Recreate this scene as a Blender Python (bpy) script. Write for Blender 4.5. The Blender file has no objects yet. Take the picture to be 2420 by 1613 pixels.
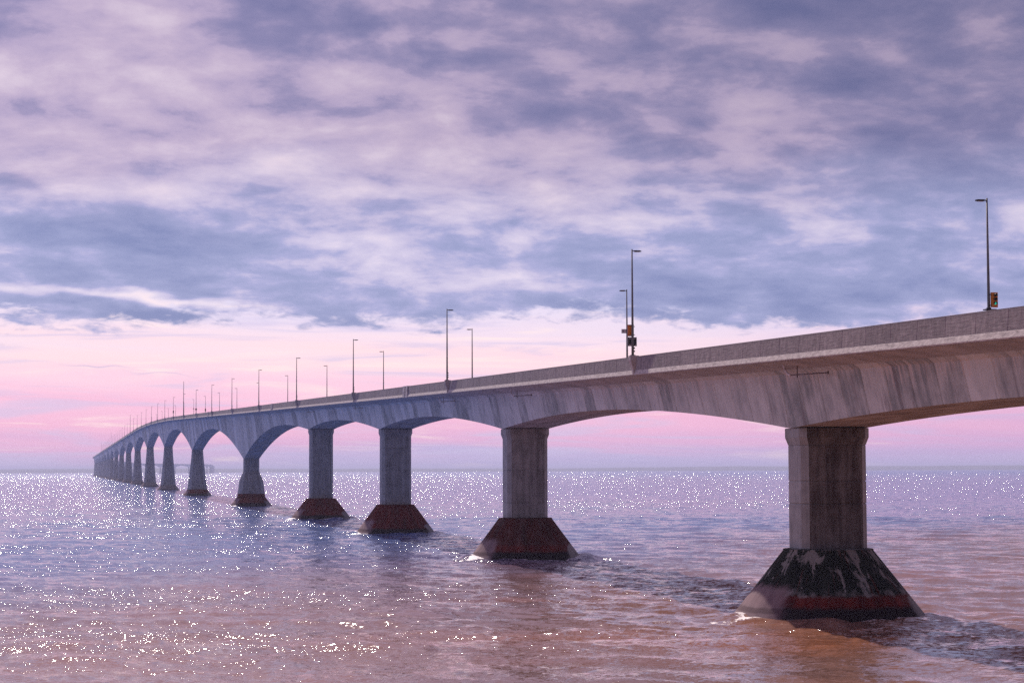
import bpy, math, random
import numpy as np
from mathutils import Matrix, Vector

# ------------------------------------------------------------------ camera, light, exposure
scene = bpy.context.scene
COL = scene.collection
CAM_H, PITCH, ROLL, FPX = 9.808, 0.063086, 0.0035, 4800.0
cam_data = bpy.data.cameras.new('camera')
cam_data.sensor_width = 36.0
cam_data.lens = 36.0 * FPX / 2420.0
cam_data.clip_start, cam_data.clip_end = 0.5, 120000.0
cam = bpy.data.objects.new('camera', cam_data)
COL.objects.link(cam)
_R, _U = Vector((1, 0, 0)), Vector((0, -math.sin(PITCH), math.cos(PITCH)))
_F = Vector((0, math.cos(PITCH), math.sin(PITCH)))
_r = _R * math.cos(ROLL) - _U * math.sin(ROLL)
_u = _R * math.sin(ROLL) + _U * math.cos(ROLL)
_m = Matrix((_r, _u, -_F)).transposed().to_4x4()
_m.translation = Vector((0, 0, CAM_H))
cam.matrix_world = _m
scene.camera = cam

HEAD = -0.21370                      # heading of the straight bridge, from +Y towards +X
SUN_AZ = HEAD - math.radians(2.9)    # the sun stands almost in line with the bridge, ahead
SUN_EL = math.radians(42.0)
SUN_DIR = Vector((math.sin(SUN_AZ) * math.cos(SUN_EL), math.cos(SUN_AZ) * math.cos(SUN_EL), math.sin(SUN_EL)))
sun_data = bpy.data.lights.new('sun', 'SUN')
sun_data.energy = 4.4
sun_data.angle = math.radians(0.53)
sun_data.color = (1.0, 0.87, 0.80)
sun = bpy.data.objects.new('sun', sun_data)
COL.objects.link(sun)
sun.rotation_euler = SUN_DIR.to_track_quat('Z', 'Y').to_euler()

vs = scene.view_settings
vs.view_transform = 'Standard'
vs.look = 'None'
vs.exposure, vs.gamma = 0.12, 1.0
vs.use_curve_mapping = False
scene.render.engine = 'CYCLES'
scene.cycles.use_denoising = False
scene.cycles.use_adaptive_sampling = False
scene.cycles.max_bounces = 4
scene.cycles.diffuse_bounces = 2
scene.cycles.glossy_bounces = 2
scene.cycles.volume_bounces = 0
scene.cycles.sample_clamp_indirect = 0.35
scene.cycles.blur_glossy = 6.0
scene.cycles.sample_clamp_direct = 0.0
scene.cycles.caustics_reflective = False
scene.cycles.caustics_refractive = False


def srgb(r, g, b):
    return tuple(((c / 255.0) / 12.92 if c / 255.0 <= 0.04045 else ((c / 255.0 + 0.055) / 1.055) ** 2.4) for c in (r, g, b))


# ------------------------------------------------------------------ small node-graph language
class G:
    """A node tree with arithmetic on sockets."""
    def __init__(self, tree):
        self.t = tree

    def node(self, kind, **props):
        n = self.t.nodes.new(kind)
        for k, v in props.items():
            setattr(n, k, v)
        return n

    def put(self, sock, v):
        if isinstance(v, S):
            self.t.links.new(v.o, sock)
        else:
            sock.default_value = v

    def math(self, op, *args):
        n = self.node('ShaderNodeMath', operation=op)
        for i, a in enumerate(args):
            self.put(n.inputs[i], a)
        return S(self, n.outputs[0])

    def vec(self, x, y, z=0.0):
        n = self.node('ShaderNodeCombineXYZ')
        for i, a in enumerate((x, y, z)):
            self.put(n.inputs[i], a)
        return S(self, n.outputs[0])

    def split(self, v):
        n = self.node('ShaderNodeSeparateXYZ')
        self.put(n.inputs[0], v)
        return [S(self, o) for o in n.outputs]

    def vmath(self, op, a, b=None):
        n = self.node('ShaderNodeVectorMath', operation=op)
        self.put(n.inputs[0], a)
        if b is not None:
            self.put(n.inputs[1], b)
        return S(self, n.outputs[1] if op in ('DOT_PRODUCT', 'LENGTH') else n.outputs[0])

    def noise(self, vec, scale=1.0, detail=4.0, rough=0.5, lac=2.0, dist=0.0, dims='3D', color=False):
        n = self.node('ShaderNodeTexNoise', noise_dimensions=dims)
        self.put(n.inputs['Vector'], vec)
        n.inputs['Scale'].default_value = scale
        n.inputs['Detail'].default_value = detail
        n.inputs['Roughness'].default_value = rough
        n.inputs['Lacunarity'].default_value = lac
        n.inputs['Distortion'].default_value = dist
        return S(self, n.outputs['Color'] if color else n.outputs[0])

    def step(self, x, a, b, smooth=True):
        n = self.node('ShaderNodeMapRange')
        n.interpolation_type = 'SMOOTHSTEP' if smooth else 'LINEAR'
        n.clamp = True
        self.put(n.inputs['Value'], x)
        self.put(n.inputs['From Min'], a)
        self.put(n.inputs['From Max'], b)
        return S(self, n.outputs[0])

    def ramp(self, x, stops, interp='LINEAR'):
        n = self.node('ShaderNodeValToRGB')
        r = n.color_ramp
        r.interpolation = interp
        while len(r.elements) < len(stops):
            r.elements.new(0.5)
        for e, (p, c) in zip(r.elements, stops):
            e.position = p
        for e, (p, c) in zip(r.elements, stops):
            e.color = (*c, 1.0)
        self.put(n.inputs[0], x)
        return S(self, n.outputs[0])

    def mix(self, f, a, b, mode='MIX'):
        n = self.node('ShaderNodeMix', data_type='RGBA', blend_type=mode)
        self.put(n.inputs['Factor'], f)
        for sock, v in ((n.inputs[6], a), (n.inputs[7], b)):
            if isinstance(v, S):
                self.t.links.new(v.o, sock)
            elif isinstance(v, (int, float)):
                sock.default_value = (v, v, v, 1.0)
            else:
                sock.default_value = (*v, 1.0)
        return S(self, n.outputs[2])

    def scale(self, col, f):
        n = self.node('ShaderNodeVectorMath', operation='SCALE')
        self.put(n.inputs[0], col)
        self.put(n.inputs[3], f)
        return S(self, n.outputs[0])

    def gauss(self, x, y, cx, cy, sx, sy):
        a = self.math('MULTIPLY_ADD', x, 1.0 / sx, -cx / sx)
        b = self.math('MULTIPLY_ADD', y, 1.0 / sy, -cy / sy)
        return self.math('POWER', 0.36788, self.math('MULTIPLY_ADD', a, a, b * b))


class S:
    def __init__(self, g, o):
        self.g, self.o = g, o

    def __add__(self, b): return self.g.math('ADD', self, b)
    def __radd__(self, b): return self.g.math('ADD', self, b)
    def __sub__(self, b): return self.g.math('SUBTRACT', self, b)
    def __rsub__(self, b): return self.g.math('SUBTRACT', b, self)
    def __mul__(self, b): return self.g.math('MULTIPLY', self, b)
    def __rmul__(self, b): return self.g.math('MULTIPLY', self, b)
    def __truediv__(self, b): return self.g.math('DIVIDE', self, b)
    def max(self, b): return self.g.math('MAXIMUM', self, b)
    def min(self, b): return self.g.math('MINIMUM', self, b)
    def pow(self, b): return self.g.math('POWER', self, b)
    def clamp(self): return self.max(0.0).min(1.0)


# ------------------------------------------------------------------ sky
def build_world():
    w = bpy.data.worlds.new('World')
    scene.world = w
    w.use_nodes = True
    t = w.node_tree
    t.nodes.clear()
    g = G(t)
    tc = g.node('ShaderNodeTexCoord')
    d = S(g, tc.outputs['Generated'])
    x, y, z = g.split(d)
    DEG = 180.0 / math.pi
    az = g.math('ARCTAN2', x, y) * DEG
    el = g.math('ARCSINE', z) * DEG
    zc = z.max(0.0) + 0.25
    px, py = x / zc, y / zc
    # cloud streets run towards the right-hand horizon
    su = px * 0.93 + py * 0.36
    sv = py * 0.93 - px * 0.36
    big = g.noise(g.vec(su * 0.7, sv, 3.1), scale=3.0, detail=2.0, rough=0.5, dist=0.25)
    mid = g.noise(g.vec(su * 0.95, sv, 8.3), scale=6.2, detail=6.0, rough=0.60, dist=0.22)
    mid2 = g.noise(g.vec(su * 0.95 + 0.014, sv - 0.045, 8.3), scale=6.2, detail=2.0, rough=0.5, dist=0.22)
    fine = g.noise(g.vec(px * 1.1, py, 1.7), scale=19.0, detail=4.0, rough=0.6, dist=0.25)
    wv = g.noise(g.vec(su * 0.95, sv, 2.2), scale=9.0, detail=3.0, rough=0.6, color=True)
    vx, vy, _v = g.split(wv)
    vn = g.node('ShaderNodeTexVoronoi', voronoi_dimensions='2D', feature='F1')
    vn.inputs['Scale'].default_value = 9.0
    g.put(vn.inputs['Vector'], g.vec(su * 0.9 + (vx - 0.5) * 0.18, sv * 1.05 + (vy - 0.5) * 0.18, 0.0))
    cell = S(g, vn.outputs['Distance'])
    lump = g.step(mid * 0.8 + fine * 0.2, 0.40, 0.60)
    # warped angles for the named cloud masses
    wn = g.noise(g.vec(az * 0.11, el * 0.30, 5.0), scale=1.0, detail=4.0, rough=0.58, color=True)
    wx, wy, _ = g.split(wn)
    a2 = az + (wx - 0.5) * 9.0
    e2 = el + (wy - 0.5) * 3.4
    tone = 0.52 + (big - 0.5) * 0.46 + (lump - 0.5) * 0.05 + (mid - 0.5) * 0.16 + (mid - mid2) * 0.74 + (fine - 0.5) * 0.27 + (0.40 - cell) * 0.20
    masses = [  # az, el, half widths, tone
        (-11.5, 11.2, 4.5, 1.2, 0.20), (-8.0, 9.3, 6.0, 1.2, 0.12), (-13.0, 8.6, 3.0, 0.9, 0.12),
        (-5.2, 12.6, 2.6, 0.75, -0.28), (-1.6, 11.2, 2.2, 0.6, -0.27), (1.2, 9.9, 1.9, 0.6, -0.24),
        (-11.0, 6.5, 5.5, 0.55, -0.22), (-4.2, 6.55, 2.2, 0.32, 0.30), (-9.5, 7.6, 5.0, 0.5, 0.17),
        (-9.5, 5.4, 5.0, 0.5, -0.20), (-11.5, 4.62, 3.2, 0.33, -0.30), (-9.5, 5.02, 3.6, 0.16, 0.48),
        (-3.0, 4.7, 4.5, 0.5, -0.14), (4.5, 5.0, 4.0, 0.7, -0.16), (9.5, 4.9, 4.0, 0.8, -0.22),
        (10.6, 10.9, 1.8, 0.7, -0.20), (8.3, 12.6, 3.0, 0.9, -0.17), (3.5, 12.2, 2.6, 0.7, -0.13),
        (8.8, 10.4, 2.0, 0.7, 0.16), (5.5, 9.0, 2.6, 0.8, 0.10), (12.5, 9.0, 3.5, 1.5, -0.13),
        (2.5, 7.2, 4.0, 0.7, 0.12), (7.5, 7.0, 3.0, 0.6, 0.08), (-1.0, 8.2, 3.5, 0.8, 0.10),
        (-13.8, 12.9, 2.0, 0.5, -0.12), (11.5, 7.2, 3.5, 0.6, -0.08)]
    for (ma, me, wa, we, amp) in masses:
        tone = g.math('MULTIPLY_ADD', g.gauss(a2, e2, ma, me, wa, we), amp, tone)
    hi = g.ramp(tone, [(0.12, srgb(100, 100, 150)), (0.36, srgb(128, 121, 165)), (0.48, srgb(150, 137, 176)),
                       (0.56, srgb(172, 154, 188)), (0.70, srgb(188, 168, 196)), (0.92, srgb(212, 194, 212))])
    lo = g.ramp(tone, [(0.12, srgb(116, 125, 174)), (0.38, srgb(142, 147, 191)), (0.48, srgb(158, 158, 202)),
                       (0.58, srgb(186, 178, 212)), (0.70, srgb(204, 194, 220)), (0.82, srgb(222, 208, 226)), (0.97, srgb(244, 222, 228))])
    cloud = g.mix(g.step(e2, 6.2, 9.4), lo, hi)
    # clear band under the cloud deck: lavender at the sea, pink, then cream
    streak = g.noise(g.vec(az * 0.06, el * 1.15 + az * 0.045, 2.0), scale=1.0, detail=4.0, rough=0.55, dist=0.5)
    es = el + (streak - 0.5) * 2.2
    clear = g.ramp(es * 0.2, [(0.0, srgb(176, 168, 216)), (0.07, srgb(194, 172, 214)), (0.15, srgb(220, 168, 208)),
                              (0.28, srgb(238, 176, 208)), (0.40, srgb(242, 186, 214)), (0.52, srgb(243, 200, 220)),
                              (0.64, srgb(248, 212, 220)), (0.78, srgb(236, 212, 228)), (1.0, srgb(206, 206, 236))])
    wisp = g.noise(g.vec(az * 0.17, el * 2.1 + az * 0.03, 9.0), scale=1.0, detail=4.5, rough=0.6, dist=0.8)
    clear = g.mix(g.step(wisp, 0.50, 0.68) * 0.6, clear, srgb(196, 186, 222))
    clear = g.mix(g.step(wisp, 0.46, 0.30) * 0.6, clear, srgb(252, 226, 222))
    # small dark flecks of cloud in the clear band
    fleck = g.gauss(az, e2, -11.6, 2.9, 0.8, 0.035) + g.gauss(az, e2, -9.8, 2.8, 0.7, 0.03) + g.gauss(a2, el, 12.0, 0.42, 7.0, 0.16) * 0.6
    clear = g.mix(fleck.clamp() * 0.5, clear, srgb(160, 160, 206))
    # dusky violet towards the right
    clear = g.mix(g.step(az, 2.0, 16.0) * 0.38, clear, srgb(186, 146, 196))
    edge = 4.05 + (wx - 0.5) * 2.4 + (fine - 0.5) * 1.3 + (mid - 0.5) * 1.2
    cover = g.step(el - edge, -0.12, 0.30)
    col = g.mix(cover, clear, cloud)
    # clouds are brighter around the sun behind them, dimmer away from it
    sd = g.vmath('DOT_PRODUCT', d, tuple(SUN_DIR))
    glow = g.step(sd, -0.75, 0.5)
    side = g.step(az, -16.0, 16.0)
    dim = 1.0 - g.step(el, 4.0, 13.0) * (side * 0.26 + 0.06)
    col = g.scale(col, (0.33 + glow * 0.69) * dim)
    # blue daylight sky above the cloud
    sk = g.node('ShaderNodeTexSky', sky_type='NISHITA')
    sk.sun_disc = False
    sk.sun_elevation = SUN_EL
    sk.sun_rotation = SUN_AZ % (2 * math.pi)
    blue = g.scale(S(g, sk.outputs[0]), 0.006)
    add = g.node('ShaderNodeMix', data_type='RGBA', blend_type='ADD')
    add.inputs['Factor'].default_value = 1.0
    t.links.new(col.o, add.inputs[6])
    t.links.new(blue.o, add.inputs[7])
    bg = g.node('ShaderNodeBackground')
    t.links.new(add.outputs[2], bg.inputs['Color'])
    bg.inputs['Strength'].default_value = 1.0
    out = g.node('ShaderNodeOutputWorld')
    t.links.new(bg.outputs[0], out.inputs['Surface'])
    w.cycles.sampling_method = 'MANUAL'
    w.cycles.sample_map_resolution = 512


build_world()


# ------------------------------------------------------------------ materials
def new_mat(name):
    m = bpy.data.materials.new(name)
    m.use_nodes = True
    t = m.node_tree
    b = t.nodes['Principled BSDF']
    return m, G(t), b


def uvs(g, name='UVMap'):
    n = g.node('ShaderNodeUVMap')
    n.uv_map = name
    return g.split(S(g, n.outputs[0]))


def objattr(g, name):
    n = g.node('ShaderNodeAttribute')
    n.attribute_type = 'OBJECT'
    n.attribute_name = name
    return S(g, n.outputs['Fac'])


def pos(g):
    n = g.node('ShaderNodeNewGeometry')
    return S(g, n.outputs['Position'])


def bump(g, b, h, strength, dist):
    n = g.node('ShaderNodeBump')
    n.inputs['Strength'].default_value = strength
    n.inputs['Distance'].default_value = dist
    g.put(n.inputs['Height'], h)
    g.t.links.new(n.outputs[0], b.inputs['Normal'])


def mat_web():
    """Girder concrete: mottled grey, paler drips from the flange, darker runs."""
    m, g, b = new_mat('girder_concrete')
    u, v, _ = uvs(g)
    info = g.node('ShaderNodeObjectInfo')
    rnd = S(g, info.outputs['Random'])
    mott = g.noise(g.vec(u * 0.5, v * 0.5, 0.0), scale=1.0, detail=6.0, rough=0.6)
    run = g.noise(g.vec(u * 2.4, v * 0.22, 3.0), scale=1.0, detail=5.0, rough=0.6)
    runf = g.noise(g.vec(u * 7.0, v * 0.35, 5.0), scale=1.0, detail=3.0, rough=0.6)
    base = g.ramp(mott * 0.6 + run * 0.4 + (rnd - 0.5) * 0.30,
                  [(0.32, (0.30, 0.335, 0.345)), (0.50, (0.59, 0.625, 0.622)), (0.68, (0.77, 0.81, 0.80))])
    drip = g.step(run * 0.55 + runf * 0.45 - (v - 0.9) * 0.10, 0.44, 0.54) * g.step(v, 0.75, 1.1)
    base = g.mix(drip * 0.65, base, (0.76, 0.69, 0.66))
    dark = g.step(g.noise(g.vec(u * 0.9, v * 0.10, 9.0), scale=1.0, detail=4.0, rough=0.65), 0.56, 0.72)
    base = g.mix(dark * 0.7, base, (0.20, 0.17, 0.18))
    g.put(b.inputs['Base Color'], base)
    b.inputs['Roughness'].default_value = 0.85
    bump(g, b, mott + runf * 0.4, 0.35, 0.03)
    return m


def mat_soffit():
    """Undersides: board-marked, brown-stained concrete with pale streaks across."""
    m, g, b = new_mat('soffit_concrete')
    u, v, _ = uvs(g)
    p = g.noise(g.vec(u * 0.16, v * 1.7, 1.0), scale=1.0, detail=5.0, rough=0.62)
    q = g.noise(g.vec(u * 0.6, v * 0.5, 4.0), scale=1.0, detail=4.0)
    base = g.ramp(p * 0.75 + q * 0.25, [(0.34, (0.20, 0.165, 0.16)), (0.46, (0.32, 0.285, 0.28)), (0.56, (0.50, 0.48, 0.48)), (0.66, (0.66, 0.65, 0.65))])
    g.put(b.inputs['Base Color'], base)
    b.inputs['Roughness'].default_value = 0.9
    return m


def mat_flange():
    m, g, b = new_mat('flange_concrete')
    u, v, _ = uvs(g)
    q = g.noise(g.vec(u * 0.4, v * 1.2, 4.0), scale=1.0, detail=5.0, rough=0.6)
    g.put(b.inputs['Base Color'], g.ramp(q, [(0.3, (0.36, 0.35, 0.36)), (0.55, (0.52, 0.51, 0.52)), (0.75, (0.64, 0.63, 0.64))]))
    b.inputs['Roughness'].default_value = 0.9
    return m


def mat_parapet():
    """Barrier concrete: horizontally brushed, greyer at the top, fine cracks."""
    m, g, b = new_mat('parapet_concrete')
    u, v, _ = uvs(g)
    info = g.node('ShaderNodeObjectInfo')
    rnd = S(g, info.outputs['Random'])
    h = g.noise(g.vec(u * 1.1, v * 9.0, 0.0), scale=1.0, detail=6.0, rough=0.65)
    k = g.noise(g.vec(u * 3.0, v * 1.2, 2.0), scale=1.0, detail=5.0, rough=0.6)
    base = g.ramp(h * 0.5 + k * 0.5 + (rnd - 0.5) * 0.07,
                  [(0.34, (0.165, 0.138, 0.145)), (0.50, (0.28, 0.238, 0.24)), (0.66, (0.43, 0.37, 0.36))])
    base = g.mix(g.step(v + (h - 0.5) * 0.25, 0.86, 1.04) * 0.55, base, (0.15, 0.13, 0.145))
    g.put(b.inputs['Base Color'], base)
    b.inputs['Roughness'].default_value = 0.85
    bump(g, b, h + k * 0.6, 0.6, 0.03)
    return m


def mat_edge():
    m, g, b = new_mat('edge_beam_concrete')
    u, v, _ = uvs(g)
    k = g.noise(g.vec(u * 1.6, v * 4.0, 2.0), scale=1.0, detail=6.0, rough=0.65)
    base = g.ramp(k, [(0.32, (0.30, 0.255, 0.25)), (0.5, (0.52, 0.46, 0.435)), (0.7, (0.66, 0.60, 0.56))])
    g.put(b.inputs['Base Color'], base)
    b.inputs['Roughness'].default_value = 0.85
    bump(g, b, k, 0.7, 0.05)
    return m


def mat_shaft():
    """Pier shaft: grey concrete; obj['stain'] browns the face turned to the land (u >= 100)."""
    m, g, b = new_mat('pier_concrete')
    u, v, _ = uvs(g)
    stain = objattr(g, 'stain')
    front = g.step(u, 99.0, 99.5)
    mott = g.noise(g.vec(u * 0.7, v * 0.7, 0.0), scale=1.0, detail=6.0, rough=0.62)
    run = g.noise(g.vec(u * 2.2, v * 0.16, 3.0), scale=1.0, detail=6.0, rough=0.62)
    info = g.node('ShaderNodeObjectInfo')
    rnd = S(g, info.outputs['Random'])
    base = g.ramp(mott * 0.5 + run * 0.5 + (rnd - 0.5) * 0.08,
                  [(0.32, (0.20, 0.208, 0.212)), (0.50, (0.34, 0.35, 0.352)), (0.68, (0.48, 0.49, 0.488))])
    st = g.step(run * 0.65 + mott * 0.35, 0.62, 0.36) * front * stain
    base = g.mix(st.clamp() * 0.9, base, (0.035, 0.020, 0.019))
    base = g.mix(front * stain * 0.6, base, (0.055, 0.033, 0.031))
    fleck = g.step(g.noise(g.vec(u * 4.0, v * 4.0, 7.0), scale=1.0, detail=3.0), 0.66, 0.74)
    base = g.mix(fleck * 0.35, base, (0.38, 0.33, 0.31))
    g.put(b.inputs['Base Color'], base)
    b.inputs['Roughness'].default_value = 0.85
    bump(g, b, mott, 0.3, 0.03)
    return m


def mat_cone():
    """Ice cone in the tidal zone: obj['weed'] black-green weed, rust-red band, scoured pale patches low on the right, a sunlit patch painted on the left."""
    m, g, b = new_mat('tidal_concrete')
    u, v, _ = uvs(g)           # u: angle x radius, v: height above water
    weed = objattr(g, 'weed')
    info = g.node('ShaderNodeObjectInfo')
    rnd = S(g, info.outputs['Random']) * 31.0
    slide = g.noise(g.vec(u * 1.1 + rnd, v * 0.42, 0.0), scale=1.0, detail=7.0, rough=0.62, dist=0.3)
    blot = g.noise(g.vec(u * 0.45 + rnd, v * 0.6, 4.0), scale=1.0, detail=7.0, rough=0.66)
    rust = g.ramp(slide, [(0.3, (0.045, 0.008, 0.009)), (0.5, (0.11, 0.015, 0.013)), (0.7, (0.18, 0.028, 0.020))])
    green = g.ramp(slide, [(0.3, (0.006, 0.008, 0.007)), (0.5, (0.013, 0.017, 0.014)), (0.7, (0.032, 0.037, 0.031))])
    pale = g.ramp(slide, [(0.3, (0.20, 0.20, 0.19)), (0.7, (0.36, 0.35, 0.335))])
    bare_c = g.step(objattr(g, 'plain'), 0.3, 0.7)
    edge = v + (slide - 0.5) * 0.55
    col = g.mix(g.step(edge, 1.45, 1.75) * weed, rust, green)
    scour = g.noise(g.vec(u * 0.50 + rnd + v * 0.10, v * 0.42, 6.0), scale=1.0, detail=8.0, rough=0.70, dist=0.5)
    fringe = g.step(edge, 1.45, 1.6) * g.step(edge, 2.1, 1.75)
    col = g.mix((g.step(scour + (v - 3.0) * 0.02, 0.535, 0.575) + fringe * g.step(blot, 0.46, 0.56) * 0.7).clamp() * g.step(edge, 1.45, 1.6) * g.step(weed, 0.2, 1.0) * 0.8, col, pale)
    streaks = g.step(g.noise(g.vec(u * 3.2 + rnd, v * 0.30, 8.0), scale=1.0, detail=4.0), 0.60, 0.68)
    col = g.mix(streaks * 0.5 * g.step(v, 1.2, 1.8), col, (0.12, 0.025, 0.018))
    col = g.mix(g.step(v + (blot - 0.5) * 0.7, 1.1, 0.7), col, (0.020, 0.013, 0.016))
    conc = g.ramp(slide, [(0.3, (0.15, 0.14, 0.145)), (0.7, (0.27, 0.255, 0.25))])
    col = g.mix(bare_c * g.step(v, 0.2, 0.9), col, conc)
    # left: sunlit patch painted into the colour; right: scoured by drift ice low down
    sd, _, _ = uvs(g, 'Side')
    left = g.step(sd + (blot - 0.5) * 0.30, 0.72, 0.84) * g.step(v + (blot - 0.5) * 1.3, 2.3, 1.8)
    right = g.step(sd + (blot - 0.5) * 0.5, -0.62, -0.78) * g.step(v + (blot - 0.5) * 1.3 + sd * 0.9, 0.85, 0.55)
    bare = left.max(right)  # painted sunlit patch on the left, scoured patch on the right
    col = g.mix(left * 0.9, col, g.ramp(slide, [(0.3, (0.18, 0.125, 0.145)), (0.7, (0.30, 0.22, 0.23))]))
    col = g.mix(right * 0.9, col, g.ramp(slide, [(0.3, (0.20, 0.19, 0.185)), (0.7, (0.33, 0.315, 0.30))]))
    wet = g.step(v + (slide - 0.5) * 0.25, 0.85, 0.7) * g.step(v + (slide - 0.5) * 0.25, 0.35, 0.5) * left
    col = g.mix(wet * 0.6, col, (0.06, 0.032, 0.04))
    g.put(b.inputs['Base Color'], col)
    b.inputs['Roughness'].default_value = 0.9
    b.inputs['Specular IOR Level'].default_value = 0.12
    bump(g, b, slide + blot, 0.5, 0.06)
    return m


def mat_plain(name, color, rough=0.5, metal=0.0, var=0.15, scale=3.0):
    m, g, b = new_mat(name)
    n = g.noise(pos(g), scale=scale, detail=4.0)
    c0 = tuple(max(0.0, c * (1 - var)) for c in color)
    c1 = tuple(c * (1 + var) for c in color)
    g.put(b.inputs['Base Color'], g.ramp(n, [(0.3, c0), (0.7, c1)]))
    b.inputs['Roughness'].default_value = rough
    b.inputs['Metallic'].default_value = metal
    return m


def mat_lit(name, color, strength):
    m, g, b = new_mat(name)
    b.inputs['Base Color'].default_value = (*color, 1)
    b.inputs['Emission Color'].default_value = (*color, 1)
    b.inputs['Emission Strength'].default_value = strength
    return m


M = dict(web=mat_web(), soffit=mat_soffit(), flange=mat_flange(), parapet=mat_parapet(), edge=mat_edge(),
         shaft=mat_shaft(), cone=mat_cone(),
         road=mat_plain('asphalt', (0.05, 0.05, 0.052), 0.9),
         gap=mat_plain('joint_rubber', (0.012, 0.011, 0.012), 0.9),
         galv=mat_plain('galvanised_steel', (0.17, 0.165, 0.16), 0.55, 0.3),
         darksteel=mat_plain('dark_steel', (0.035, 0.028, 0.030), 0.6, 0.2),
         rusty=mat_plain('rusty_steel', (0.11, 0.065, 0.06), 0.8),
         pipe=mat_plain('plastic_pipe', (0.75, 0.72, 0.75), 0.4),
         runpipe=mat_plain('stained_pipe', (0.16, 0.12, 0.12), 0.7),
         orange=mat_plain('signal_orange', (0.80, 0.26, 0.02), 0.5, 0, 0.1),
         red=mat_plain('signal_red_trim', (0.36, 0.05, 0.05), 0.5),
         black=mat_plain('black_paint', (0.014, 0.015, 0.015), 0.5),
         lens=mat_plain('dark_lens', (0.03, 0.018, 0.03), 0.15),
         green=mat_lit('green_lamp', (0.02, 0.55, 0.40), 0.7),
         redlamp=mat_lit('red_lamp', (0.6, 0.02, 0.03), 0.8),
         sign=mat_plain('sign_white', (0.68, 0.62, 0.68), 0.5, 0, 0.06),
         grey=mat_plain('sign_grey', (0.20, 0.20, 0.21), 0.5),
         scrawl=mat_plain('faded_paint', (0.32, 0.31, 0.32), 0.8),
         hills=mat_plain('wooded_shore', (0.06, 0.075, 0.06), 0.95, 0, 0.3, 0.004))

# ------------------------------------------------------------------ mesh helpers
def obj(name, verts, faces, mat, parent=None, uv=None, uv2=None, mats=None, fmat=None, smooth=False):
    me = bpy.data.meshes.new(name)
    me.from_pydata([tuple(map(float, v)) for v in verts], [], faces)
    for mm in (mats if mats else [mat]):
        me.materials.append(mm)
    if fmat is not None:
        me.polygons.foreach_set('material_index', np.array(fmat, dtype=np.int32))
    if uv is not None:
        layer = me.uv_layers.new(name='UVMap')
        layer.data.foreach_set('uv', np.array(uv, dtype=np.float32).ravel())
    if uv2 is not None:
        layer = me.uv_layers.new(name='Side')
        layer.data.foreach_set('uv', np.array(uv2, dtype=np.float32).ravel())
    if smooth:
        me.polygons.foreach_set('use_smooth', np.ones(len(me.polygons), dtype=bool))
    me.update()
    o = bpy.data.objects.new(name, me)
    COL.objects.link(o)
    if parent is not None:
        o.parent = parent
    return o


def empty(name, loc=(0, 0, 0)):
    o = bpy.data.objects.new(name, None)
    COL.objects.link(o)
    o.location = loc
    return o


def tag(o, label, cat, group=None):
    o['label'], o['category'] = label, cat
    if group:
        o['group'] = group
    return o


class MB:
    """Collects shapes; build() links them as one mesh."""
    def __init__(self):
        self.v, self.f = [], []

    def add(self, vs_, fs_):
        n = len(self.v)
        self.v += [tuple(a) for a in vs_]
        self.f += [tuple(i + n for i in f) for f in fs_]
        return self

    def box(self, c, s, rot=None):
        pts = []
        for dz in (-1, 1):
            for dx, dy in ((-1, -1), (1, -1), (1, 1), (-1, 1)):
                p = Vector((dx * s[0] / 2, dy * s[1] / 2, dz * s[2] / 2))
                if rot is not None:
                    p = rot @ p
                pts.append(p + Vector(c))
        return self.add(pts, [(0, 3, 2, 1), (4, 5, 6, 7), (0, 1, 5, 4), (1, 2, 6, 5), (2, 3, 7, 6), (3, 0, 4, 7)])

    def tube(self, pts, rad, n=8, cap=True):
        pts = [Vector(p) for p in pts]
        if not isinstance(rad, (list, tuple)):
            rad = [rad] * len(pts)
        rings = []
        for i, p in enumerate(pts):
            d = (pts[min(i + 1, len(pts) - 1)] - pts[max(i - 1, 0)]).normalized()
            a = d.orthogonal().normalized() if abs(d.z) < 0.9 else Vector((1, 0, 0))
            a = (a - d * a.dot(d)).normalized()
            b_ = d.cross(a)
            rings.append([p + (a * math.cos(2 * math.pi * k / n) + b_ * math.sin(2 * math.pi * k / n)) * rad[i] for k in range(n)])
        vs_ = [q for r in rings for q in r]
        fs_ = []
        for i in range(len(pts) - 1):
            for k in range(n):
                fs_.append((i * n + k, i * n + (k + 1) % n, (i + 1) * n + (k + 1) % n, (i + 1) * n + k))
        if cap:
            fs_.append(tuple(range(n - 1, -1, -1)))
            fs_.append(tuple((len(pts) - 1) * n + k for k in range(n)))
        return self.add(vs_, fs_)

    def build(self, name, mat, parent=None, smooth=False):
        return obj(name, self.v, self.f, mat, parent, smooth=smooth)


# ------------------------------------------------------------------ the bridge's line
P1 = np.array([21.13, 136.69])
S_MIN, S_MAX, DS = -120.0, 13200.0, 5.0
_ss = np.arange(S_MIN, S_MAX + DS, DS)
_hk = [(-200, HEAD), (4100, HEAD), (4750, math.radians(-8.9)), (7500, math.radians(-8.9)), (8150, math.radians(4.0)),
       (8700, math.radians(4.0)), (9500, math.radians(-8.0)), (14000, math.radians(-8.0))]
_hd = np.interp(_ss, [k[0] for k in _hk], [k[1] for k in _hk])
_px = np.concatenate([[0], np.cumsum(np.sin((_hd[1:] + _hd[:-1]) / 2) * DS)])
_py = np.concatenate([[0], np.cumsum(np.cos((_hd[1:] + _hd[:-1]) / 2) * DS)])
_i0 = int(round((0 - S_MIN) / DS))
_px += P1[0] - _px[_i0]
_py += P1[1] - _py[_i0]


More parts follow.
